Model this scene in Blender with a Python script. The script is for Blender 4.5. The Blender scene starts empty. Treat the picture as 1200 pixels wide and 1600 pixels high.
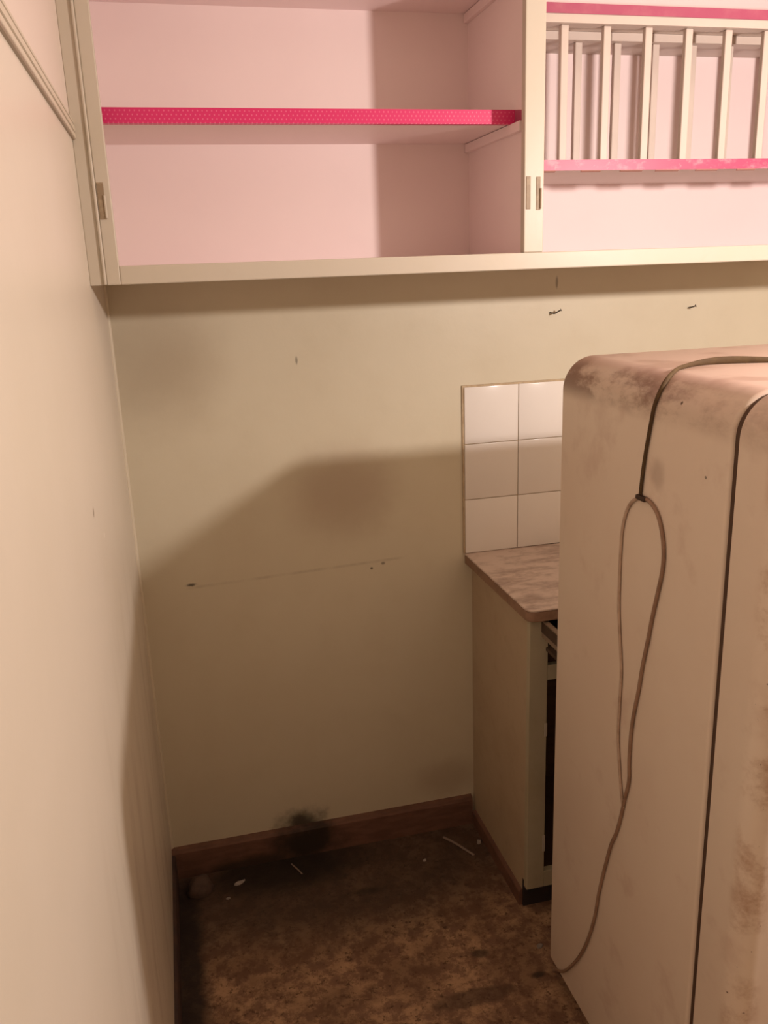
import bpy, bmesh, math, random
from mathutils import Vector, Matrix, noise as mnoise
random.seed(7)

# ---------------------------------------------------------------- camera, light, exposure
SC = bpy.context.scene
COL = SC.collection
CAM_POS = (0.1349, -2.1163, 1.6138)
F_PX = 1333.97
YAW, PITCH, ROLL = -0.2342, -0.2769, 0.0364
cam_data = bpy.data.cameras.new('camera')
cam_data.sensor_fit = 'HORIZONTAL'
cam_data.sensor_width = 36.0
cam_data.lens = 36.0 * F_PX / 1200.0
cam_data.clip_start = 0.01
cam = bpy.data.objects.new('camera', cam_data)
COL.objects.link(cam)
rot = Matrix.Rotation(YAW, 3, 'Z') @ Matrix.Rotation(PITCH, 3, 'X') @ Matrix.Rotation(ROLL, 3, 'Y')
right, fwd, up = rot.col[0], rot.col[1], rot.col[2]
m = Matrix((right, up, -fwd)).transposed().to_4x4()
m.translation = Vector(CAM_POS)
cam.matrix_world = m
SC.camera = cam

world = bpy.data.worlds.new('world')
SC.world = world
world.use_nodes = True
world.node_tree.nodes['Background'].inputs[0].default_value = (0.8, 0.6, 0.45, 1)
world.node_tree.nodes['Background'].inputs[1].default_value = 0.02

# the one bare bulb that lights the kitchen: right of the frame, in front of the fridge
bulb_data = bpy.data.lights.new('bare_bulb', 'POINT')
bulb_data.energy = 68.0
bulb_data.color = (1.0, 0.85, 0.77)
bulb_data.shadow_soft_size = 0.03
bulb = bpy.data.objects.new('bare_bulb', bulb_data)
bulb.location = (1.534, -1.414, 1.821)
COL.objects.link(bulb)

SC.view_settings.view_transform = 'Standard'
SC.view_settings.look = 'None'
SC.view_settings.gamma = 1.0
SC.view_settings.use_curve_mapping = False
SC.view_settings.exposure = 0.0
SC.cycles.max_bounces = 12
SC.cycles.diffuse_bounces = 6

# ---------------------------------------------------------------- materials
def srgb(r, g, b):
    f = lambda c: c / 12.92 if c <= 0.04045 else ((c + 0.055) / 1.055) ** 2.4
    return (f(r / 255), f(g / 255), f(b / 255), 1)

class G:
    """small wrapper round a node tree"""
    def __init__(s, nt): s.nt = nt
    def n(s, t, **kw):
        nd = s.nt.nodes.new(t)
        for k, v in kw.items(): setattr(nd, k, v)
        return nd
    def put(s, sock, v):
        if hasattr(v, 'links') or isinstance(v, bpy.types.NodeSocket): s.nt.links.new(v, sock)
        else: sock.default_value = v
    def math(s, op, a, b=0.0, c=0.0, clamp=False):
        nd = s.n('ShaderNodeMath', operation=op, use_clamp=clamp)
        for i, v in enumerate((a, b, c)): s.put(nd.inputs[i], v)
        return nd.outputs[0]
    def vmath(s, op, a, b=(0, 0, 0)):
        nd = s.n('ShaderNodeVectorMath', operation=op)
        s.put(nd.inputs[0], a); s.put(nd.inputs[1], b)
        return nd
    def noise(s, pos, scale, detail=4, rough=0.55, stretch=None):
        if stretch: pos = s.vmath('MULTIPLY', pos, stretch).outputs[0]
        nd = s.n('ShaderNodeTexNoise')
        s.put(nd.inputs['Vector'], pos)
        nd.inputs['Scale'].default_value = scale
        nd.inputs['Detail'].default_value = detail
        nd.inputs['Roughness'].default_value = rough
        return nd.outputs['Fac']
    def ramp(s, v, lo, hi, a=0.0, b=1.0):
        nd = s.n('ShaderNodeMapRange', interpolation_type='SMOOTHSTEP')
        for i, x in enumerate((v, lo, hi, a, b)): s.put(nd.inputs[i], x)
        return nd.outputs[0]
    def mix(s, fac, a, b, blend='MIX'):
        nd = s.n('ShaderNodeMix', data_type='RGBA', blend_type=blend)
        s.put(nd.inputs[0], fac); s.put(nd.inputs[6], a); s.put(nd.inputs[7], b)
        return nd.outputs[2]
    def blob(s, pos, centre, radii, soft=0.5, wob=0.0, wscale=14.0):
        """1 inside an ellipsoid in the room, 0 outside, with a ragged edge"""
        d = s.vmath('SUBTRACT', pos, centre).outputs[0]
        d = s.vmath('DIVIDE', d, radii).outputs[0]
        l = s.vmath('LENGTH', d).outputs['Value']
        if wob:
            l = s.math('ADD', l, s.math('MULTIPLY', s.math('SUBTRACT', s.noise(pos, wscale, 5, 0.65), 0.5), wob))
        return s.ramp(l, 1.0 - soft, 1.0, 1.0, 0.0)

def material(name, col, rough=0.55, var=None, stains=(), bump=None, metallic=0.0, spec=0.4, custom=None):
    mt = bpy.data.materials.new(name)
    mt.use_nodes = True
    nt = mt.node_tree
    g = G(nt)
    bsdf = nt.nodes['Principled BSDF']
    pos = g.n('ShaderNodeNewGeometry').outputs['Position']
    c = col
    for v in (var or ()):
        sc, lo, hi, c2, amt = v[:5]
        stretch = v[5] if len(v) > 5 else None
        fac = g.ramp(g.noise(pos, sc, 5, 0.6, stretch), lo, hi, 0.0, amt)
        c = g.mix(fac, c, c2)
    if custom: c = custom(g, pos, c)
    for centre, radii, c2, amt, soft, wob, ws in stains:
        fac = g.math('MULTIPLY', g.blob(pos, centre, radii, soft, wob, ws), amt)
        c = g.mix(fac, c, c2)
    g.put(bsdf.inputs['Base Color'], c)
    bsdf.inputs['Roughness'].default_value = rough
    bsdf.inputs['Metallic'].default_value = metallic
    bsdf.inputs['Specular IOR Level'].default_value = spec
    if bump:
        b = g.n('ShaderNodeBump')
        b.inputs['Strength'].default_value = bump[1]
        b.inputs['Distance'].default_value = bump[2]
        g.put(b.inputs['Height'], g.noise(pos, bump[0], 4, 0.6))
        g.put(bsdf.inputs['Normal'], b.outputs[0])
    return mt

CREAM = (0.63, 0.585, 0.455, 1)
CREAM2 = (0.54, 0.48, 0.35, 1)
PINK = (0.83, 0.70, 0.70, 1)
SOOT = (0.025, 0.017, 0.012, 1)
GRIME = (0.16, 0.10, 0.06, 1)

def back_wall_paint(g, pos, c):
    # line where a batten was fixed, with its old filled holes
    sep = g.n('ShaderNodeSeparateXYZ'); g.put(sep.inputs[0], pos)
    x, y, z = sep.outputs
    zz = g.math('ADD', z, g.math('MULTIPLY', x, -0.03))
    line = g.math('MULTIPLY', g.ramp(g.math('ABSOLUTE', g.math('SUBTRACT', zz, 0.842)), 0.001, 0.006, 1, 0),
                  g.math('MULTIPLY', g.ramp(x, 0.10, 0.14), g.ramp(x, 0.66, 0.71, 1, 0)))
    line = g.math('MULTIPLY', line, g.ramp(g.noise(pos, 18, 4), 0.35, 0.65, 0.03, 0.22))
    c = g.mix(line, c, GRIME)
    return c

M = {}
M['wall_back'] = material('cream_paint_back', CREAM, 0.42,
    var=[(2.5, 0.35, 0.75, CREAM2, 0.35), (9, 0.45, 0.8, CREAM2, 0.25)],
    custom=back_wall_paint,
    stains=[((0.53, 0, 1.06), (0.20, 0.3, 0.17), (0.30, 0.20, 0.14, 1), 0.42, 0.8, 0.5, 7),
            ((0.10, 0, 1.42), (0.22, 0.3, 0.22), (0.28, 0.21, 0.14, 1), 0.40, 0.9, 0.5, 6),  # soot, plus light falling off towards the corner, painted in
            ((0.365, 0, 0.095), (0.10, 0.3, 0.065), SOOT, 0.9, 0.9, 1.3, 18),
            ((0.125, 0, 0.854), (0.019, 0.3, 0.006), SOOT, 0.8, 0.8, 1.4, 120),
            ((0.60, 0, 0.842), (0.005, 0.3, 0.005), SOOT, 0.8, 0.6, 0.3, 90),
            ((0.632, 0, 0.853), (0.008, 0.3, 0.006), SOOT, 0.6, 0.7, 0.4, 90),
            ((0.432, 0, 1.405), (0.004, 0.3, 0.014), SOOT, 0.55, 0.7, 0.6, 60),
            ((1.1225, 0, 1.565), (0.005, 0.3, 0.02), SOOT, 0.5, 0.6, 0.3, 60),
            ((0.80, 0, 0.16), (0.14, 0.3, 0.09), (0.25, 0.15, 0.09, 1), 0.3, 0.8, 0.7, 12)],
    bump=(28, 0.25, 0.002))

def left_wall_paint(g, pos, c):
    sep = g.n('ShaderNodeSeparateXYZ'); g.put(sep.inputs[0], pos)
    x, y, z = sep.outputs
    # paler pink paint above the picture rail
    c = g.mix(g.ramp(z, 1.872, 1.876), c, (0.74, 0.65, 0.58, 1))
    # grey finger and mop streaks low down on the wall
    st = g.ramp(g.noise(pos, 5, 4, 0.55, (1, 2.6, 0.6)), 0.45, 0.75)
    st = g.math('MULTIPLY', st, g.math('MULTIPLY', g.ramp(z, 0.75, 1.15, 1, 0), g.ramp(y, -1.35, -1.0)))
    return g.mix(g.math('MULTIPLY', st, 0.55), c, (0.42, 0.35, 0.28, 1))
M['wall_left'] = material('cream_paint_left', (0.69, 0.63, 0.54, 1), 0.38,
    var=[(2.0, 0.35, 0.75, CREAM2, 0.22)], custom=left_wall_paint,
    stains=[((0, -0.83, 1.283), (0.3, 0.012, 0.010), GRIME, 0.7, 0.6, 0.5, 60),
            ((0, -0.716, 1.214), (0.3, 0.010, 0.006), (0.85, 0.8, 0.7, 1), 0.8, 0.5, 0.3, 60),
            ((0, -0.04, 0.95), (0.3, 0.01, 0.02), (0.3, 0.3, 0.24, 1), 0.4, 0.6, 0.3, 60)],
    bump=(22, 0.25, 0.002))
M['wall_plain'] = material('cream_paint_plain', (0.52, 0.44, 0.33, 1), 0.5, var=[(3, 0.4, 0.7, CREAM2, 0.3)])
M['ceiling'] = material('ceiling_white', (0.62, 0.55, 0.46, 1), 0.7, var=[(3, 0.4, 0.7, (0.6, 0.53, 0.42, 1), 0.3)])

def floor_paint(g, pos, c):
    f1 = g.ramp(g.noise(pos, 24, 6, 0.75), 0.42, 0.60)
    c = g.mix(f1, c, (0.47, 0.30, 0.18, 1))
    f2 = g.ramp(g.noise(pos, 55, 4, 0.7), 0.55, 0.66)
    c = g.mix(g.math('MULTIPLY', f2, 0.85), c, (0.07, 0.035, 0.02, 1))
    f3 = g.ramp(g.noise(pos, 7, 4, 0.6), 0.40, 0.62, 0.0, 0.6)
    return g.mix(f3, c, (0.12, 0.06, 0.035, 1))
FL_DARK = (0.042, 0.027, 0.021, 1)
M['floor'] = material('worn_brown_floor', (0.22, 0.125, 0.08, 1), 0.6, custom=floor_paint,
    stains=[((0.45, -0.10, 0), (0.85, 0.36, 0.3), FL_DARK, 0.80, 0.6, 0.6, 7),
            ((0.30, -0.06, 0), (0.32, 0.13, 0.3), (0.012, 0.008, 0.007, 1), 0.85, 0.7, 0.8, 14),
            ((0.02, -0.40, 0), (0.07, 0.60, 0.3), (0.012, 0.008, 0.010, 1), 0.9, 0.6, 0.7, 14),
            ((0.50, -0.21, 0), (0.09, 0.02, 0.3), SOOT, 0.6, 0.8, 0.8, 18),
            ((0.83, -0.60, 0), (0.025, 0.012, 0.3), SOOT, 0.8, 0.6, 0.5, 30),
            ((0.72, -0.50, 0), (0.03, 0.018, 0.3), SOOT, 0.7, 0.6, 0.7, 30),
            ((0.66, -0.62, 0), (0.12, 0.03, 0.3), (0.08, 0.045, 0.03, 1), 0.7, 0.4, 0.5, 20)],
    bump=(45, 0.5, 0.004))
M['skirting'] = material('red_brown_skirting', (0.185, 0.095, 0.065, 1), 0.55,
    var=[(14, 0.35, 0.7, (0.11, 0.055, 0.04, 1), 0.7, (1, 1, 4))],
    stains=[((0.37, 0, 0.045), (0.15, 0.2, 0.10), SOOT, 0.95, 0.8, 1.3, 13),
            ((0.20, 0, 0.0), (0.16, 0.2, 0.045), SOOT, 0.8, 0.6, 0.7, 18)], bump=(40, 0.4, 0.003))
M['skirting_dark'] = material('blackened_skirting', (0.055, 0.033, 0.03, 1), 0.6, var=[(14, 0.4, 0.7, (0.10, 0.055, 0.04, 1), 0.6)])
M['joinery'] = material('cream_joinery', (0.55, 0.50, 0.42, 1), 0.4,
    var=[(6, 0.4, 0.75, (0.54, 0.48, 0.36, 1), 0.35), (30, 0.55, 0.8, (0.5, 0.42, 0.31, 1), 0.2)], bump=(30, 0.15, 0.002))
def groove_dirt(g, pos, c):
    sep = g.n('ShaderNodeSeparateXYZ'); g.put(sep.inputs[0], pos)
    z = sep.outputs[2]
    for z0 in (1.8575, 1.869, 1.882):
        k = g.ramp(g.math('ABSOLUTE', g.math('SUBTRACT', z, z0)), 0.0008, 0.0022, 0.75, 0.0)
        c = g.mix(k, c, (0.22, 0.15, 0.09, 1))
    return c
M['bead_paint'] = material('cream_bead', (0.66, 0.60, 0.48, 1), 0.35)
M['moulding'] = material('cream_moulding', (0.60, 0.54, 0.43, 1), 0.4, custom=groove_dirt)
M['interior'] = material('pale_pink_interior', PINK, 0.5, var=[(4, 0.4, 0.75, (0.79, 0.65, 0.655, 1), 0.4)], bump=(25, 0.12, 0.002))
M['rack'] = material('rack_white', (0.55, 0.47, 0.42, 1), 0.45, var=[(12, 0.4, 0.7, (0.50, 0.41, 0.36, 1), 0.35)])

def dots(g, pos, c):
    sep = g.n('ShaderNodeSeparateXYZ'); g.put(sep.inputs[0], pos)
    x, y, z = sep.outputs
    row = g.math('FLOOR', g.math('MULTIPLY', z, 1 / 0.0072))
    xs = g.math('ADD', g.math('MULTIPLY', x, 1 / 0.009), g.math('MULTIPLY', row, 0.5))
    fx = g.math('SUBTRACT', g.math('FRACT', xs), 0.5)
    fz = g.math('SUBTRACT', g.math('FRACT', g.math('MULTIPLY', z, 1 / 0.0072)), 0.5)
    d = g.math('SQRT', g.math('ADD', g.math('MULTIPLY', fx, fx), g.math('MULTIPLY', g.math('MULTIPLY', fz, fz), 0.5)))
    return g.mix(g.ramp(d, 0.10, 0.20, 0.6, 0.0), c, (0.80, 0.22, 0.36, 1))
M['tape_dots'] = material('pink_dotted_tape', (0.64, 0.03, 0.15, 1), 0.4, custom=dots)
M['tape_worn'] = material('worn_pink_tape', (0.47, 0.065, 0.15, 1), 0.4,
    var=[(22, 0.50, 0.68, (0.64, 0.22, 0.28, 1), 0.8, (1, 1, 1.6)), (70, 0.58, 0.72, (0.68, 0.36, 0.38, 1), 0.4)])
M['tape_dark'] = material('deep_pink_tape', (0.36, 0.065, 0.13, 1), 0.45, var=[(18, 0.45, 0.7, (0.42, 0.12, 0.17, 1), 0.6)])
M['tape_back'] = material('tape_backing', (0.36, 0.19, 0.16, 1), 0.6)
M['hinge'] = material('dull_brass_hinge', (0.27, 0.20, 0.13, 1), 0.5, var=[(80, 0.45, 0.7, (0.45, 0.36, 0.24, 1), 0.5)])
M['steel'] = material('dark_steel', (0.05, 0.035, 0.025, 1), 0.4, metallic=0.7)
M['tile'] = material('white_glazed_tile', (0.78, 0.75, 0.71, 1), 0.18, spec=0.5, var=[(8, 0.4, 0.8, (0.74, 0.70, 0.65, 1), 0.4)])
M['grout'] = material('old_grout', (0.50, 0.40, 0.27, 1), 0.8, var=[(40, 0.4, 0.7, (0.36, 0.26, 0.16, 1), 0.7)])
def marble(g, pos, c):
    n1 = g.noise(pos, 7, 6, 0.65, (1, 2.6, 1))
    c = g.mix(g.ramp(n1, 0.46, 0.66, 0, 0.75), c, (0.30, 0.21, 0.17, 1))
    n2 = g.noise(pos, 30, 4, 0.6)
    return g.mix(g.ramp(n2, 0.5, 0.7, 0, 0.35), c, (0.28, 0.18, 0.13, 1))
M['worktop'] = material('streaked_worktop', (0.66, 0.54, 0.47, 1), 0.4, custom=marble,
    stains=[((1.13, 0, 0.856), (0.03, 0.012, 0.02), SOOT, 0.9, 0.5, 0.5, 60)])
M['worktop_edge'] = material('bare_brown_edge', (0.30, 0.185, 0.125, 1), 0.7, var=[(30, 0.4, 0.7, (0.20, 0.12, 0.08, 1), 0.6)])
M['base_unit'] = material('base_unit_paint', (0.48, 0.385, 0.27, 1), 0.5, var=[(5, 0.4, 0.7, (0.39, 0.29, 0.19, 1), 0.5), (25, 0.5, 0.75, (0.33, 0.24, 0.16, 1), 0.3)])
M['base_front'] = material('base_front_paint', (0.44, 0.40, 0.29, 1), 0.5, var=[(9, 0.4, 0.7, (0.35, 0.30, 0.2, 1), 0.5)])
M['dark_wood'] = material('dark_bare_wood', (0.07, 0.035, 0.02, 1), 0.7, var=[(10, 0.4, 0.7, (0.04, 0.02, 0.012, 1), 0.7, (1, 1, 5))])
M['toe_dark'] = material('black_toe_board', (0.03, 0.022, 0.022, 1), 0.7)
M['drawer_wood'] = material('drawer_wood', (0.075, 0.048, 0.032, 1), 0.6, var=[(20, 0.4, 0.7, (0.05, 0.03, 0.02, 1), 0.6)])
M['drawer_rim'] = material('drawer_rim', (0.24, 0.18, 0.13, 1), 0.6)

FX, FYB, FYG, FZT = 0.8539, -0.6093, -1.1315, 1.4424
def fridge_dirt(g, pos, c):
    sep = g.n('ShaderNodeSeparateXYZ'); g.put(sep.inputs[0], pos)
    x, y, z = sep.outputs
    # brown greasy dust over the rounded shoulder of the cabinet
    zone = g.math('MULTIPLY', g.ramp(z, 1.362, 1.400), g.ramp(x, 0.89, 0.93, 1, 0))
    n1 = g.ramp(g.noise(pos, 9, 6, 0.68, (1, 0.8, 1.8)), 0.40, 0.60)
    n1 = g.math('MULTIPLY', n1, g.ramp(y, -1.08, -0.88, 0.45, 1.0))
    c = g.mix(g.math('MULTIPLY', zone, 0.25), c, (0.30, 0.19, 0.14, 1))
    c = g.mix(g.math('MULTIPLY', g.math('MULTIPLY', zone, n1), 0.85), c, (0.19, 0.105, 0.075, 1))
    # a thin film of pinkish dust on top
    top = g.ramp(z, 1.425, 1.441, 0, 0.75)
    c = g.mix(top, c, (0.46, 0.31, 0.25, 1))
    top2 = g.math('MULTIPLY', g.ramp(z, 1.43, 1.441), g.ramp(g.noise(pos, 9, 4), 0.5, 0.65, 0, 0.5))
    c = g.mix(top2, c, (0.30, 0.18, 0.13, 1))
    # faint grubby patches on the side
    n2 = g.ramp(g.noise(pos, 10, 5, 0.6), 0.55, 0.75, 0, 0.40)
    c = g.mix(n2, c, (0.52, 0.38, 0.31, 1))
    # rust creeping round the door edge
    edge = g.ramp(x, 0.880, 0.905, 1, 0)
    rz = g.math('MULTIPLY', g.ramp(y, -1.200, -1.225), g.ramp(g.noise(pos, 12, 6, 0.7), 0.44, 0.68))
    c = g.mix(g.math('MULTIPLY', g.math('MULTIPLY', rz, edge), 0.62), c, (0.30, 0.135, 0.055, 1))
    r2 = g.math('MULTIPLY', g.ramp(y, -1.20, -1.22), g.ramp(g.noise(pos, 75, 3, 0.6), 0.70, 0.76))
    return g.mix(g.math('MULTIPLY', r2, edge), c, (0.07, 0.03, 0.02, 1))
M['enamel'] = material('yellowed_enamel', (0.72, 0.62, 0.52, 1), 0.33, custom=fridge_dirt,
    var=[(2.2, 0.35, 0.7, (0.66, 0.53, 0.43, 1), 0.5)],
    stains=[((0.86, -0.999, 1.408), (0.01, 0.0034, 0.0034), (0.06, 0.03, 0.015, 1), 0.9, 0.5, 0.2, 60),
            ((0.854, -1.079, 1.313), (0.01, 0.0034, 0.003), (0.06, 0.03, 0.015, 1), 0.7, 0.5, 0.2, 60),
            ((0.854, -0.955, 1.29), (0.02, 0.03, 0.035), (0.36, 0.27, 0.22, 1), 0.5, 0.8, 0.6, 30)],
    bump=(14, 0.06, 0.002))
M['gasket'] = material('brown_gasket', (0.075, 0.040, 0.024, 1), 0.7)
M['foot'] = material('black_foot', (0.02, 0.018, 0.016, 1), 0.6)
M['cord_dark'] = material('dark_flex', (0.075, 0.045, 0.022, 1), 0.75, spec=0.2, var=[(30, 0.4, 0.7, (0.12, 0.08, 0.035, 1), 0.6)])
M['cord_pale'] = material('pale_flex', (0.30, 0.19, 0.13, 1), 0.5, var=[(35, 0.4, 0.7, (0.20, 0.12, 0.08, 1), 0.7)])  # lighter brown than the upper run
M['cord_faint'] = material('lightest_flex', (0.46, 0.34, 0.26, 1), 0.5, var=[(30, 0.45, 0.7, (0.30, 0.20, 0.14, 1), 0.7)])  # lightest of the cord colours
M['cord_tie'] = material('black_tie', (0.04, 0.022, 0.013, 1), 0.6)
M['nail'] = material('rusty_nail', (0.06, 0.045, 0.035, 1), 0.45, metallic=0.6)
M['scrap'] = material('pale_scrap', (0.36, 0.32, 0.29, 1), 0.8)
M['hinge_pale'] = material('painted_hinge', (0.50, 0.46, 0.38, 1), 0.6)
M['scrap_grey'] = material('grey_scrap', (0.24, 0.20, 0.18, 1), 0.8)
M['twig'] = material('grey_twig', (0.26, 0.20, 0.17, 1), 0.7)
M['lump'] = material('dull_brown_lump', (0.10, 0.065, 0.05, 1), 0.9, var=[(40, 0.4, 0.7, (0.05, 0.03, 0.025, 1), 0.7)], bump=(60, 0.6, 0.004))

# ---------------------------------------------------------------- mesh helpers
WLOC = {}
def box(x0, x1, y0, y1, z0, z1, bev=0.0, seg=2, bm=None):
    own = bmesh.new()
    bmesh.ops.create_cube(own, size=1.0)
    for v in own.verts:
        v.co = Vector(((x0 + x1) / 2 + v.co.x * (x1 - x0), (y0 + y1) / 2 + v.co.y * (y1 - y0), (z0 + z1) / 2 + v.co.z * (z1 - z0)))
    if bev:
        bmesh.ops.bevel(own, geom=list(own.edges), offset=bev, segments=seg, profile=0.5, affect='EDGES')
    if bm is None: return own
    tmp = bpy.data.meshes.new('tmp'); own.to_mesh(tmp); own.free()
    bm.from_mesh(tmp); bpy.data.meshes.remove(tmp)
    return bm

def prism(pts, axis, a, b, bev=0.0, seg=2):
    """extrude a closed outline along an axis; pts are the two other coordinates in x, y, z order"""
    bm = bmesh.new()
    def mk(p, t):
        return {'x': (t, p[0], p[1]), 'y': (p[0], t, p[1]), 'z': (p[0], p[1], t)}[axis]
    A = [bm.verts.new(mk(p, a)) for p in pts]
    B = [bm.verts.new(mk(p, b)) for p in pts]
    n = len(pts)
    bm.faces.new(A); bm.faces.new(B[::-1])
    for i in range(n): bm.faces.new((A[i], B[i], B[(i + 1) % n], A[(i + 1) % n]))
    bmesh.ops.recalc_face_normals(bm, faces=bm.faces)
    if bev: bmesh.ops.bevel(bm, geom=list(bm.edges), offset=bev, segments=seg, profile=0.5, affect='EDGES')
    return bm

def loft(rings):
    bm = bmesh.new()
    R = [[bm.verts.new(p) for p in r] for r in rings]
    n = len(R[0])
    for a, b in zip(R, R[1:]):
        for i in range(n): bm.faces.new((a[i], b[i], b[(i + 1) % n], a[(i + 1) % n]))
    bm.faces.new(R[0]); bm.faces.new(R[-1][::-1])
    bmesh.ops.recalc_face_normals(bm, faces=bm.faces)
    return bm

def catmull(P, k=6):
    P = [Vector(p) for p in P]
    Q = [2 * P[0] - P[1]] + P + [2 * P[-1] - P[-2]]
    out = []
    for i in range(1, len(Q) - 2):
        for j in range(k):
            t = j / k
            a, b, c, d = Q[i - 1:i + 3]
            out.append(0.5 * (2 * b + (c - a) * t + (2 * a - 5 * b + 4 * c - d) * t * t + (-a + 3 * b - 3 * c + d) * t ** 3))
    out.append(P[-1])
    return out

def ribbon(path, normals, width, thick, sides=10):
    """an oval section swept along a path; the flat side faces the normals"""
    rings = []
    for i, p in enumerate(path):
        t = (path[min(i + 1, len(path) - 1)] - path[max(i - 1, 0)]).normalized()
        n = normals[i] - t * normals[i].dot(t)
        n.normalize()
        s = t.cross(n)
        rings.append([p + s * (math.cos(a) * width[i]) + n * (math.sin(a) * thick) for a in [2 * math.pi * k / sides for k in range(sides)]])
    return loft(rings)

def lump(c, r, seed, rough=0.25, sub=3):
    bm = bmesh.new()
    bmesh.ops.create_icosphere(bm, subdivisions=sub, radius=1.0)
    for v in bm.verts:
        k = 1 + rough * mnoise.noise(v.co * 1.3 + Vector((seed, seed * 2.1, 0)))
        k += rough * 0.4 * mnoise.noise(v.co * 4 + Vector((seed, 0, seed)))
        v.co = Vector((c[0] + v.co.x * r[0] * k, c[1] + v.co.y * r[1] * k, max(0.0, c[2] + v.co.z * r[2] * k)))
    return bm

def obj(name, bm, mt, parent=None, smooth=False, label=None):
    bmesh.ops.recalc_face_normals(bm, faces=bm.faces)
    xs = [v.co for v in bm.verts]
    c = Vector(((min(v.x for v in xs) + max(v.x for v in xs)) / 2, (min(v.y for v in xs) + max(v.y for v in xs)) / 2, min(v.z for v in xs)))
    for v in bm.verts: v.co -= c
    me = bpy.data.meshes.new(name)
    bm.to_mesh(me); bm.free()
    if smooth:
        for p in me.polygons: p.use_smooth = True
        me.set_sharp_from_angle(angle=math.radians(smooth if smooth is not True else 40))
    me.materials.append(M[mt] if isinstance(mt, str) else mt)
    o = bpy.data.objects.new(name, me)
    COL.objects.link(o)
    if parent is not None:
        o.parent = parent
        o.location = c - WLOC[parent.name]
    else:
        o.location = c
    WLOC[o.name] = c
    if label: o['label'] = label
    return o

def copy_part(o, shift, parent):
    c = o.copy(); COL.objects.link(c)
    c.parent = parent
    c.location = o.location + Vector(shift)
    WLOC[c.name] = WLOC[o.name] + Vector(shift)
    return c

def thing(name, loc, label, cat, group=None):
    o = bpy.data.objects.new(name, None)
    o.empty_display_size = 0.1
    COL.objects.link(o)
    o.location = loc
    WLOC[o.name] = Vector(loc)
    o['label'] = label; o['category'] = cat
    if group: o['group'] = group
    return o

def tag(o, label, cat, group=None):
    o['label'] = label; o['category'] = cat
    if group: o['group'] = group
    return o

def struct(name, bm, mt, label, cat, smooth=False):
    o = obj(name, bm, mt, smooth=smooth)
    o['kind'] = 'structure'; o['label'] = label; o['category'] = cat
    return o

# ---------------------------------------------------------------- the room
RX, RY, RZ = 2.6, -3.2, 2.46
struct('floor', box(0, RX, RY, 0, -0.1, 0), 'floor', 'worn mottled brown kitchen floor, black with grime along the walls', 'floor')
struct('ceiling', box(0, RX, RY, 0, RZ, RZ + 0.1), 'ceiling', 'plain off-white ceiling over the kitchen', 'ceiling')
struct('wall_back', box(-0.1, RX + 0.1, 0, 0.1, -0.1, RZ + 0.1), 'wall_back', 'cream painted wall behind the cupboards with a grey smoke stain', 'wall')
struct('wall_left', box(-0.1, 0, RY, 0, -0.1, RZ + 0.1), 'wall_left', 'glossy cream painted wall along the left, pink above its rail', 'wall')
struct('wall_right', box(RX, RX + 0.1, RY, 0, -0.1, RZ + 0.1), 'wall_plain', 'plain cream wall to the right of the fridge', 'wall')
struct('wall_rear', box(-0.1, RX + 0.1, RY - 0.1, RY, -0.1, RZ + 0.1), 'wall_plain', 'plain cream wall behind the viewer', 'wall')

# skirting boards
bb = bmesh.new()
prof = [(0.0, 0.0), (-0.016, 0.0), (-0.016, 0.080), (-0.012, 0.090), (0.0, 0.093)]
struct('baseboard_back', prism(prof, 'x', 0.0, 0.876), 'skirting', 'red-brown skirting board under the cream wall, burnt black midway', 'skirting')
prof = [(0.0, 0.0), (0.010, 0.0), (0.010, 0.070), (0.007, 0.078), (0.0, 0.080)]
struct('baseboard_left', prism([(p[0], p[1]) for p in prof], 'y', RY, -0.0165), 'skirting_dark', 'dark skirting strip along the foot of the left wall', 'skirting')
# picture rail on the left wall: two rounded ribs with grooves
prof = [(0, 1.857), (0.004, 1.857), (0.0065, 1.860), (0.0065, 1.8665), (0.0033, 1.868), (0.0033, 1.870), (0.0065, 1.8715), (0.0065, 1.880), (0.0043, 1.8813), (0.0043, 1.8828), (0.006, 1.884), (0.0055, 1.889), (0, 1.890)]
struct('trim_1', prism(prof, 'y', RY, -0.3696), 'moulding', 'cream grooved rail moulding along the left wall, stopping at the cupboard', 'moulding')

# cover bead up the corner of the two walls
cb = [(0, 0), (0.006, 0), (0.0055, -0.0025), (0.004, -0.0045), (0.002, -0.0058), (0, -0.006)]
struct('trim_2', prism(cb, 'z', 0.093, 1.60), 'bead_paint', 'thin cream bead up the corner of the left and back walls', 'moulding')
# ---------------------------------------------------------------- wall cupboard with plate rack
CYF, CYB = -0.3694, -0.350      # front and back of its face frame
CZ0, CZ1 = 1.6027, 2.455
CX1 = 1.80
cab = thing('wall_cupboard', (0.9, 0, CZ0), 'cream wall cupboard without doors, pale pink inside, with shelves and plate rack', 'cupboard')
obj('scribe_strip', box(0.0, 0.0250, CYF, CYB, CZ0, CZ1, 0.0015), 'joinery', cab)
obj('bead', box(0.0245, 0.0300, CYF - 0.0045, CYB, CZ0 + 0.0005, CZ1, 0.002), 'joinery', cab)
stile_l = obj('stile', box(0.0300, 0.0556, CYF, CYB, CZ0, CZ1, 0.002), 'joinery', cab)
stile_m = obj('stile', box(0.8736, 0.9171, CYF, CYB, 1.637, CZ1, 0.002), 'joinery', cab)
obj('stile', box(1.75, CX1, CYF, CYB, CZ0, CZ1, 0.002), 'joinery', cab)
obj('bottom_rail', box(0.0556, 1.75, CYF, CYB, CZ0, 1.637, 0.002), 'joinery', cab)
obj('top_rail', box(0.0556, 1.75, CYF - 0.0005, CYB, 2.40, CZ1, 0.002), 'joinery', cab)
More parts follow.
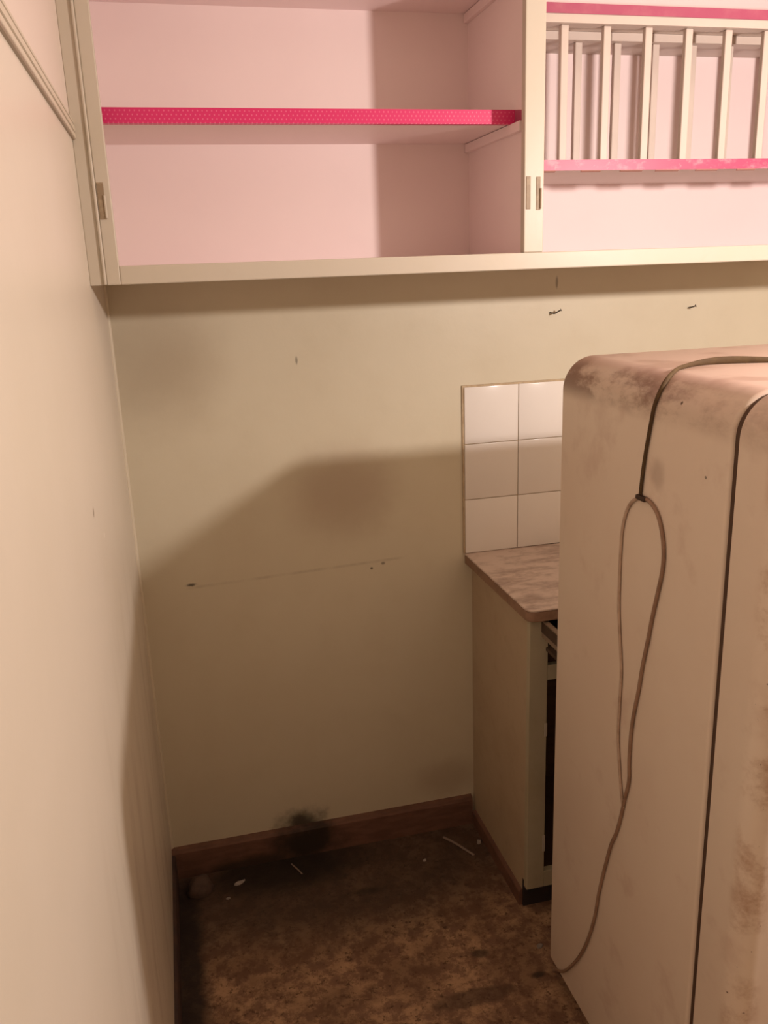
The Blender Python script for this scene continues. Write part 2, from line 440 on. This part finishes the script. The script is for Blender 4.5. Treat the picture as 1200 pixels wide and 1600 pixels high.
obj('base_board', box(0.001, CX1 - 0.018, CYB, -0.006, 1.612, 1.632), 'interior', cab)
obj('top_board', box(0.001, CX1 - 0.018, CYB, -0.006, 2.437, 2.455), 'interior', cab)
obj('back_board', box(0.001, CX1, -0.006, -0.0005, CZ0 + 0.004, CZ1), 'interior', cab)
obj('end_panel', box(CX1 - 0.018, CX1, CYB, -0.006, CZ0, CZ1), 'interior', cab)
DX0, DX1 = 0.882, 0.902
obj('divider', box(DX0, DX1, CYB, -0.006, 1.632, 2.437), 'interior', cab)
# left bay: two shelves on battens
SHF = -0.2965
for z0, z1, tape in ((1.8977, 1.9231, True), (2.178, 2.200, True)):
    sh = obj('shelf', box(0.001, DX0, SHF, -0.006, z0, z1), 'interior', cab)
    bm = prism([(SHF - 0.0012, z1 + 0.001), (SHF - 0.0012, z0 - 0.0012), (SHF + 0.016, z0 - 0.0012), (SHF + 0.016, z0), (SHF, z0), (SHF, z1 + 0.001)], 'x', 0.002, DX0 - 0.001)
    obj('edge_tape', bm, 'tape_dots', sh, label='hot pink tape with pale dots')
    if z0 < 2:   # the tape carries on over the divider
        e = DX0 - 0.0013
        obj('tape_end', prism([(SHF, z1 + 0.001), (-0.341, 1.9172), (-0.344, 1.8995), (SHF, z0 - 0.001)], 'x', e, DX0 - 0.0001), 'tape_dark', sh)  # darker tape colour paints in the shade on this end piece
    obj('batten', box(DX0 - 0.011, DX0, -0.345, -0.008, z0 - 0.0205, z0 - 0.0013, 0.001), 'interior', cab)
# right bay: plate rack between two boards
rk_top = obj('shelf', box(DX1, CX1 - 0.018, -0.330, -0.006, 2.099, 2.117), 'rack', cab)
obj('edge_tape', box(DX1 + 0.001, CX1 - 0.020, -0.3314, -0.330, 2.0985, 2.1175), 'tape_dark', rk_top, label='deep pink shelf tape')
rk_low = obj('shelf', box(DX1, CX1 - 0.018, -0.330, -0.006, 1.802, 1.822), 'rack', cab)
obj('edge_tape', box(DX1 + 0.001, CX1 - 0.020, -0.3316, -0.330, 1.8012, 1.8224), 'tape_worn', rk_low, label='worn pink shelf tape, rubbed pale')
for k in range(8):       # loose lower edge of the tape curling away
    x = 0.94 + 0.098 * k + random.uniform(-0.012, 0.012)
    w = random.uniform(0.022, 0.034)
    bm = prism([(-0.3316, 1.8014), (-0.3325, 1.7998), (-0.328, 1.7975), (-0.3275, 1.7985)], 'x', x - w, x + w)
    obj('tape_curl', bm, 'tape_back', rk_low)
obj('rack_rail', box(DX1, CX1 - 0.018, -0.3295, -0.292, 2.082, 2.0988, 0.001), 'rack', cab)
obj('rack_rail', box(DX1, CX1 - 0.018, -0.202, -0.158, 2.082, 2.0988, 0.001), 'rack', cab)
sl0 = None
for k in range(8):
    for yy in (-0.311, -0.180):
        x = 0.982 + 0.0955 * k
        if sl0 is None:
            sl0 = obj('rack_slat', box(x - 0.0085, x + 0.0085, yy - 0.0065, yy + 0.0065, 1.8222, 2.0818, 0.002), 'rack', cab)
            base = (x, yy)
        else:
            copy_part(sl0, (x - base[0], yy - base[1], 0), cab)
# hinge leaves left on the stiles
def hinge(x0, x1, z0, z1, st, chip):
    h = obj('hinge_leaf', box(x0, x1, CYF - 0.0014, CYF + 0.001, z0, z1, 0.0005, 1), 'hinge', st, label='dull brass hinge leaf without its door')
    kx = x1 if chip > 0 else x0
    bm = bmesh.new()
    bmesh.ops.create_cone(bm, cap_ends=True, segments=10, radius1=0.0022, radius2=0.0022, depth=(z1 - z0) * 0.62)
    for v in bm.verts: v.co += Vector((kx, CYF - 0.0022, z0 + (z1 - z0) * (0.34 if chip > 0 else 0.66)))
    obj('hinge_knuckle', bm, 'joinery' if x0 < 0.5 else 'hinge', h) if chip else bm.free()  # left knuckle coloured pale to imitate a lit edge
hinge(0.0320, 0.0440, 1.7205, 1.785, stile_l, 1)
hinge(0.8775, 0.8872, 1.7228, 1.787, stile_m, 0)
hinge(0.9000, 0.9090, 1.7212, 1.786, stile_m, 1)

# ---------------------------------------------------------------- tiled splashback
T, TX, ZC = 0.152, 0.8634, 0.8555
spl = thing('tiled_splashback', (TX, 0, ZC), 'white square glazed wall tiles above the worktop, three rows high', 'tiles')
obj('grout_bed', box(TX - 0.004, TX + 6 * T, -0.0045, -0.0003, ZC, ZC + 3 * T + 0.004), 'grout', spl)
t0 = obj('tile', box(TX + 0.001, TX + T - 0.001, -0.0085, -0.002, ZC + 0.001, ZC + T - 0.001, 0.0016), 'tile', spl, smooth=True)
for i in range(6):
    for j in range(3):
        if i or j: 
            c = copy_part(t0, (i * T, random.uniform(-0.0004, 0.0004), j * T), spl)
            c.rotation_euler = (random.uniform(-1, 1) * 0.004, 0, random.uniform(-1, 1) * 0.004)

# ---------------------------------------------------------------- base unit and worktop
BX0, BX1, BYF = 0.8844, 1.90, -0.420
unit = thing('base_unit', (1.39, 0, 0), 'cream base unit with open doorless front standing behind the fridge', 'cupboard')
obj('side_panel', prism([(-0.001, 0.0), (-0.372, 0.0), (-0.372, 0.083), (BYF + 0.018, 0.083), (BYF + 0.018, 0.8245), (-0.001, 0.8245)], 'x', BX0, BX0 + 0.016), 'base_unit', unit)
obj('side_panel', box(BX1 - 0.016, BX1, BYF + 0.018, -0.001, 0.0, 0.8245), 'base_unit', unit)
st = obj('stile', box(0.8760, 0.9226, BYF, BYF + 0.018, 0.083, 0.8245, 0.0015), 'base_front', unit)
obj('stile', box(1.38, 1.425, BYF, BYF + 0.018, 0.083, 0.8245, 0.0015), 'base_front', unit)
obj('stile', box(1.857, BX1, BYF, BYF + 0.018, 0.083, 0.8245, 0.0015), 'base_front', unit)
for a, b in ((0.9226, 1.38), (1.425, 1.857)):
    obj('rail', box(a, b, BYF + 0.0005, BYF + 0.018, 0.664, 0.702, 0.001), 'base_front', unit)
    obj('bottom_rail', box(a, b, BYF + 0.0005, BYF + 0.018, 0.083, 0.129, 0.001), 'base_front', unit)
obj('floor_board', box(BX0 + 0.016, BX1 - 0.016, BYF + 0.018, -0.012, 0.10, 0.115), 'dark_wood', unit)
obj('back_board', box(BX0 + 0.016, BX1 - 0.016, -0.012, -0.003, 0.0, 0.8245), 'dark_wood', unit)
obj('toe_board', box(BX0 + 0.0005, BX1 - 0.016, -0.380, -0.3725, 0.0, 0.083), 'toe_dark', unit)
obj('skirting_strip', prism([(BX0, 0.0), (BX0 - 0.009, 0.0), (BX0 - 0.009, 0.040), (BX0 - 0.005, 0.046), (BX0, 0.047)], 'y', -0.374, -0.017), 'skirting', unit)
for z0, z1 in ((0.516, 0.5506), (0.19, 0.237)):
    obj('hinge_leaf', box(0.9165, 0.9235, BYF - 0.0016, BYF + 0.001, z0, z1, 0.0005, 1), 'hinge_pale', st, label='pale painted hinge leaf')
dr = obj('drawer', box(0.917, 1.345, -0.575, -0.10, 0.742, 0.750), 'drawer_wood', unit, label='dark wooden drawer pulled half out')
for args in ((0.905, 0.917, -0.575, -0.10), (1.345, 1.357, -0.575, -0.10), (0.917, 1.345, -0.575, -0.563), (0.917, 1.345, -0.112, -0.10)):
    w = obj('drawer_side', box(*args, 0.790 if args[0] < 0.91 else 0.742, 0.8165, 0.001), 'drawer_wood', dr)
    obj('drawer_rim', box(args[0], args[1], args[2], args[3], 0.8167, 0.8205, 0.0008), 'drawer_rim', dr)
obj('drawer_runner', box(0.906, 0.9165, -0.575, -0.10, 0.778, 0.790), 'drawer_rim', dr)

rad = 0.022
out = [(BX1 + 0.005, -0.0005), (TX, -0.0005)]
for a in range(0, 7):
    t = math.pi + a * math.pi / 12
    out.append((TX + rad + rad * math.cos(t), -0.4400 + rad + rad * math.sin(t)))
out += [(BX1 + 0.005, -0.4400)]
wt = obj('worktop', prism(out, 'z', 0.8250, 0.8500, 0.002, 1), 'worktop_edge', smooth=True)
tag(wt, 'greyish marbled worktop with rounded corner below the white tiles', 'worktop')
top = [(x + (0.0005 if x > 1.8 else -0.0010), y - (0.001 if y < -0.1 else 0)) for x, y in out]
obj('laminate_top', prism(top, 'z', 0.8500, ZC - 0.0002, 0.0022, 3), 'worktop', wt, smooth=True)

# ---------------------------------------------------------------- refrigerator
FW, FZ0, FR = 0.62, 0.05, 0.062
def fridge_ring(y, inset):
    x0, x1, z0, z1 = FX + inset, FX + FW - inset, FZ0 + inset, FZT - inset
    r = max(FR - inset, 0.004); rb = max(0.012 - inset, 0.003)
    pts = []
    for cx, cz, a0, rr in ((x1 - r, z1 - r, 0, r), (x0 + r, z1 - r, 90, r), (x0 + rb, z0 + rb, 180, rb), (x1 - rb, z0 + rb, 270, rb)):
        for k in range(13):
            a = math.radians(a0 + 90 * k / 12)
            pts.append((cx + rr * math.cos(a), y, cz + rr * math.sin(a)))
    return pts
fr = thing('refrigerator', (FX + FW / 2, (FYB - 1.23) / 2, 0), 'old cream rounded refrigerator with grubby top and rust-edged door', 'refrigerator')
def soft(y0, y1, r0, r1, n=6):
    """rings from back y0 to front y1 (y1 < y0) with rounded rims"""
    rg = []
    for k in range(n + 1):
        a = math.pi / 2 * k / n
        rg.append(fridge_ring(y0 - r0 * (1 - math.cos(a)), r0 * (1 - math.sin(a))))
    for k in range(n + 1):
        a = math.pi / 2 * k / n
        rg.append(fridge_ring(y1 + r1 * (1 - math.sin(a)), r1 * (1 - math.cos(a))))
    return rg
obj('cabinet_body', loft(soft(FYB, FYG, 0.004, 0.007)), 'enamel', fr, smooth=50)
obj('door_gasket', loft([fridge_ring(FYG + 0.004, 0.0055), fridge_ring(FYG - 0.016, 0.0055)]), 'gasket', fr)
obj('door', loft(soft(FYG - 0.0135, -1.240, 0.003, 0.034, 8)), 'enamel', fr, smooth=50)
for fx in (FX + 0.06, FX + FW - 0.06):
    for fy in (FYB - 0.06, -1.10):
        bm = bmesh.new()
        bmesh.ops.create_cone(bm, cap_ends=True, segments=16, radius1=0.024, radius2=0.018, depth=0.052)
        for v in bm.verts: v.co += Vector((fx, fy, 0.026))
        obj('foot', bm, 'foot', fr)

# ---------------------------------------------------------------- power cord on the fridge
cord = thing('power_cord', (0.852, -0.916, 1.24), 'brown flat power cord hung in a long loop down the fridge side', 'cord')
run = [(1.19, -0.905, 1.442), (1.122, -0.892, 1.442), (1.091, -0.883, 1.442), (1.045, -0.867, 1.442), (1.0, -0.861, 1.442), (0.964, -0.869, 1.442), (0.923, -0.896, 1.442),
       (0.891, -0.921, 1.437), (0.867, -0.935, 1.418), (0.855, -0.937, 1.39), (0.854, -0.928, 1.348), (0.854, -0.92, 1.31), (0.854, -0.915, 1.277), (0.854, -0.912, 1.248)]
run = [(1.30, -0.90, 1.442), (1.245, -0.905, 1.442)] + run
def on_fridge(pts, off, width, thick, k=6, twist=False):
    path = catmull(pts, k)
    nor, wd = [], []
    for i, p in enumerate(path):
        cx, cz = FX + FR, FZT - FR
        w = width(i / (len(path) - 1))
        if p.x < cx and p.z > cz:
            n = Vector((p.x - cx, 0, p.z - cz)).normalized()
            p.x, p.z = cx + n.x * (FR + off), cz + n.z * (FR + off)
            if twist:      # the flat flex turns from its edge on to its flat as it comes over the shoulder
                e = max(0.0, n.z) ** 2
                n = (n * (1 - e) + Vector((0, -1, 0)) * e).normalized()
                lift = (w - off) * e
                p.z += max(0.0, lift)
        elif p.x >= cx and p.z > 1.3:
            n = Vector((0, -1, 0)) if twist else Vector((0, 0, 1))
            p.z = FZT + (w + 0.0005 if twist else off)
        elif p.x < 0.8565: n = Vector((-1, 0, 0)); p.x = FX - off
        else: n = Vector((-1, 0, 0.0))
        nor.append(n); wd.append(w)
    return ribbon(path, nor, wd, thick)
wfun = lambda t: 0.0036 + 0.0026 * math.exp(-((t - 0.36) / 0.10) ** 2)
obj('cord_run', on_fridge(run, 0.0030, wfun, 0.0024, 6, True), 'cord_dark', cord, smooth=True, label='dark flat flex running over the fridge top')
loopR = [(0.854, -0.916, 1.244), (0.854, -0.941, 1.243), (0.854, -0.965, 1.23), (0.854, -0.981, 1.205), (0.854, -0.989, 1.176), (0.854, -0.989, 1.144), (0.854, -0.978, 1.097),
         (0.854, -0.967, 1.054), (0.854, -0.958, 1.01), (0.854, -0.946, 0.958), (0.854, -0.937, 0.906), (0.854, -0.926, 0.857), (0.854, -0.92, 0.81), (0.854, -0.919, 0.759),
         (0.854, -0.921, 0.721), (0.854, -0.909, 0.674), (0.854, -0.9, 0.634), (0.854, -0.887, 0.591), (0.854, -0.869, 0.55), (0.854, -0.855, 0.503), (0.854, -0.841, 0.453),
         (0.854, -0.829, 0.402), (0.854, -0.819, 0.347), (0.854, -0.796, 0.273), (0.854, -0.766, 0.205), (0.854, -0.73, 0.144), (0.854, -0.686, 0.085), (0.854, -0.645, 0.052),
         (0.858, -0.635, 0.034), (0.880, -0.640, 0.012), (0.925, -0.665, 0.006)]
loopL = [(0.854, -0.916, 1.244), (0.854, -0.891, 1.232), (0.854, -0.872, 1.21), (0.854, -0.86, 1.175), (0.854, -0.857, 1.134), (0.854, -0.857, 1.087), (0.854, -0.859, 1.028),
         (0.854, -0.868, 0.971), (0.854, -0.877, 0.914), (0.854, -0.876, 0.85), (0.854, -0.876, 0.786), (0.854, -0.886, 0.726), (0.854, -0.9, 0.668), (0.854, -0.908, 0.657)]
obj('cord_strand', on_fridge(loopR, 0.0034, lambda t: 0.0034, 0.0032, 4), 'cord_pale', cord, smooth=True, label='pale brown flex trailing to the floor')
obj('cord_strand', on_fridge(loopL, 0.0028, lambda t: 0.0032, 0.0024, 4), 'cord_faint', cord, smooth=True, label='pale brown flex of the loop')
tie = box(FX - 0.009, FX, -0.933, -0.906, 1.2395, 1.2475, 0.002)
obj('cord_tie', tie, 'cord_tie', cord, label='dark tie gripping the loop')

# ---------------------------------------------------------------- nails in the back wall
def nail(pts, label):
    path = catmull(pts, 4)
    bm = ribbon(path, [Vector((0.3, -0.2, 1)).normalized()] * len(path), [0.0017] * len(path), 0.0017, 8)
    o = thing('bent_nail', pts[0], label, 'nail', 'bent nails in the back wall')
    obj('shank', bm, 'nail', o, smooth=True)
    h = bmesh.new()
    e = path[-1]; t = (path[-1] - path[-2]).normalized()
    bmesh.ops.create_cone(h, cap_ends=True, segments=12, radius1=0.0034, radius2=0.0034, depth=0.0016)
    q = Vector((0, 0, 1)).rotation_difference(t)
    for v in h.verts: v.co = q @ v.co + e
    obj('head', h, 'nail', o)
nail([(1.104, 0.002, 1.490), (1.107, -0.010, 1.4885), (1.110, -0.018, 1.488), (1.1195, -0.022, 1.4935), (1.1245, -0.024, 1.4965)],
     'bent nail in the cream wall directly above the refrigerator corner')
nail([(1.512, 0.002, 1.484), (1.510, -0.012, 1.4855), (1.513, -0.022, 1.488), (1.5165, -0.026, 1.490)],
     'small bent nail in the wall farther right above the fridge')

# ---------------------------------------------------------------- litter on the floor
def scrap(name, c, size, ang, mt, label, cat='litter'):
    bm = bmesh.new()
    n = 7
    top, bot = [], []
    for k in range(n):
        a = 2 * math.pi * k / n
        r = random.uniform(0.75, 1.15)
        x, y = size[0] * r * math.cos(a), size[1] * r * math.sin(a)
        X, Y = x * math.cos(ang) - y * math.sin(ang), x * math.sin(ang) + y * math.cos(ang)
        zz = size[2] * random.uniform(0.2, 1.0)
        bot.append(bm.verts.new((c[0] + X, c[1] + Y, 0.0002)))
        top.append(bm.verts.new((c[0] + X * 0.9, c[1] + Y * 0.9, 0.001 + zz)))
    bm.faces.new(top); bm.faces.new(bot[::-1])
    for k in range(n): bm.faces.new((bot[k], bot[(k + 1) % n], top[(k + 1) % n], top[k]))
    tag(obj(name, bm, mt), label, cat, 'litter on the floor')
scrap('paper_scrap', (0.174, -0.081), (0.016, 0.006, 0.006), 0.5, 'scrap', 'larger pale scrap on the black floor near the left corner')
scrap('paper_scrap', (0.139, -0.133), (0.007, 0.0035, 0.004), 0.2, 'scrap', 'tiny pale crumb in front of the larger scrap, left corner')
scrap('paper_scrap', (0.688, -0.137), (0.006, 0.005, 0.004), 0.0, 'scrap', 'tiny pale crumb on the floor left of the grey stick')
scrap('plaster_bead', (0.8615, -0.107), (0.007, 0.007, 0.009), 0.0, 'scrap', 'round whitish pellet on the floor beside the base unit')
scrap('paper_scrap', (0.868, -0.52), (0.011, 0.008, 0.006), 0.8, 'scrap_grey', 'grey crumpled scrap on the floor beside the fridge foot')
def stick(pts, r, label):
    path = catmull(pts, 4)
    tag(obj('thin_stick', ribbon(path, [Vector((0, 0, 1))] * len(path), [r] * len(path), r * 0.7, 8), 'twig', smooth=True), label, 'litter', 'litter on the floor')
stick([(0.770, -0.057, 0.0035), (0.795, -0.095, 0.004), (0.818, -0.138, 0.0035), (0.829, -0.158, 0.0035)], 0.0038, 'thin grey stick on the floor near the base unit')
stick([(0.322, -0.046, 0.003), (0.336, -0.074, 0.003), (0.345, -0.096, 0.003)], 0.0022, 'short pale splinter on the sooty floor below the burnt skirting')
tag(obj('rubble_lump', lump((0.068, -0.085, 0.012), (0.036, 0.030, 0.034), 3.0), 'lump', smooth=True), 'dull brown lump of rubble in the floor corner by the left wall', 'rubble')
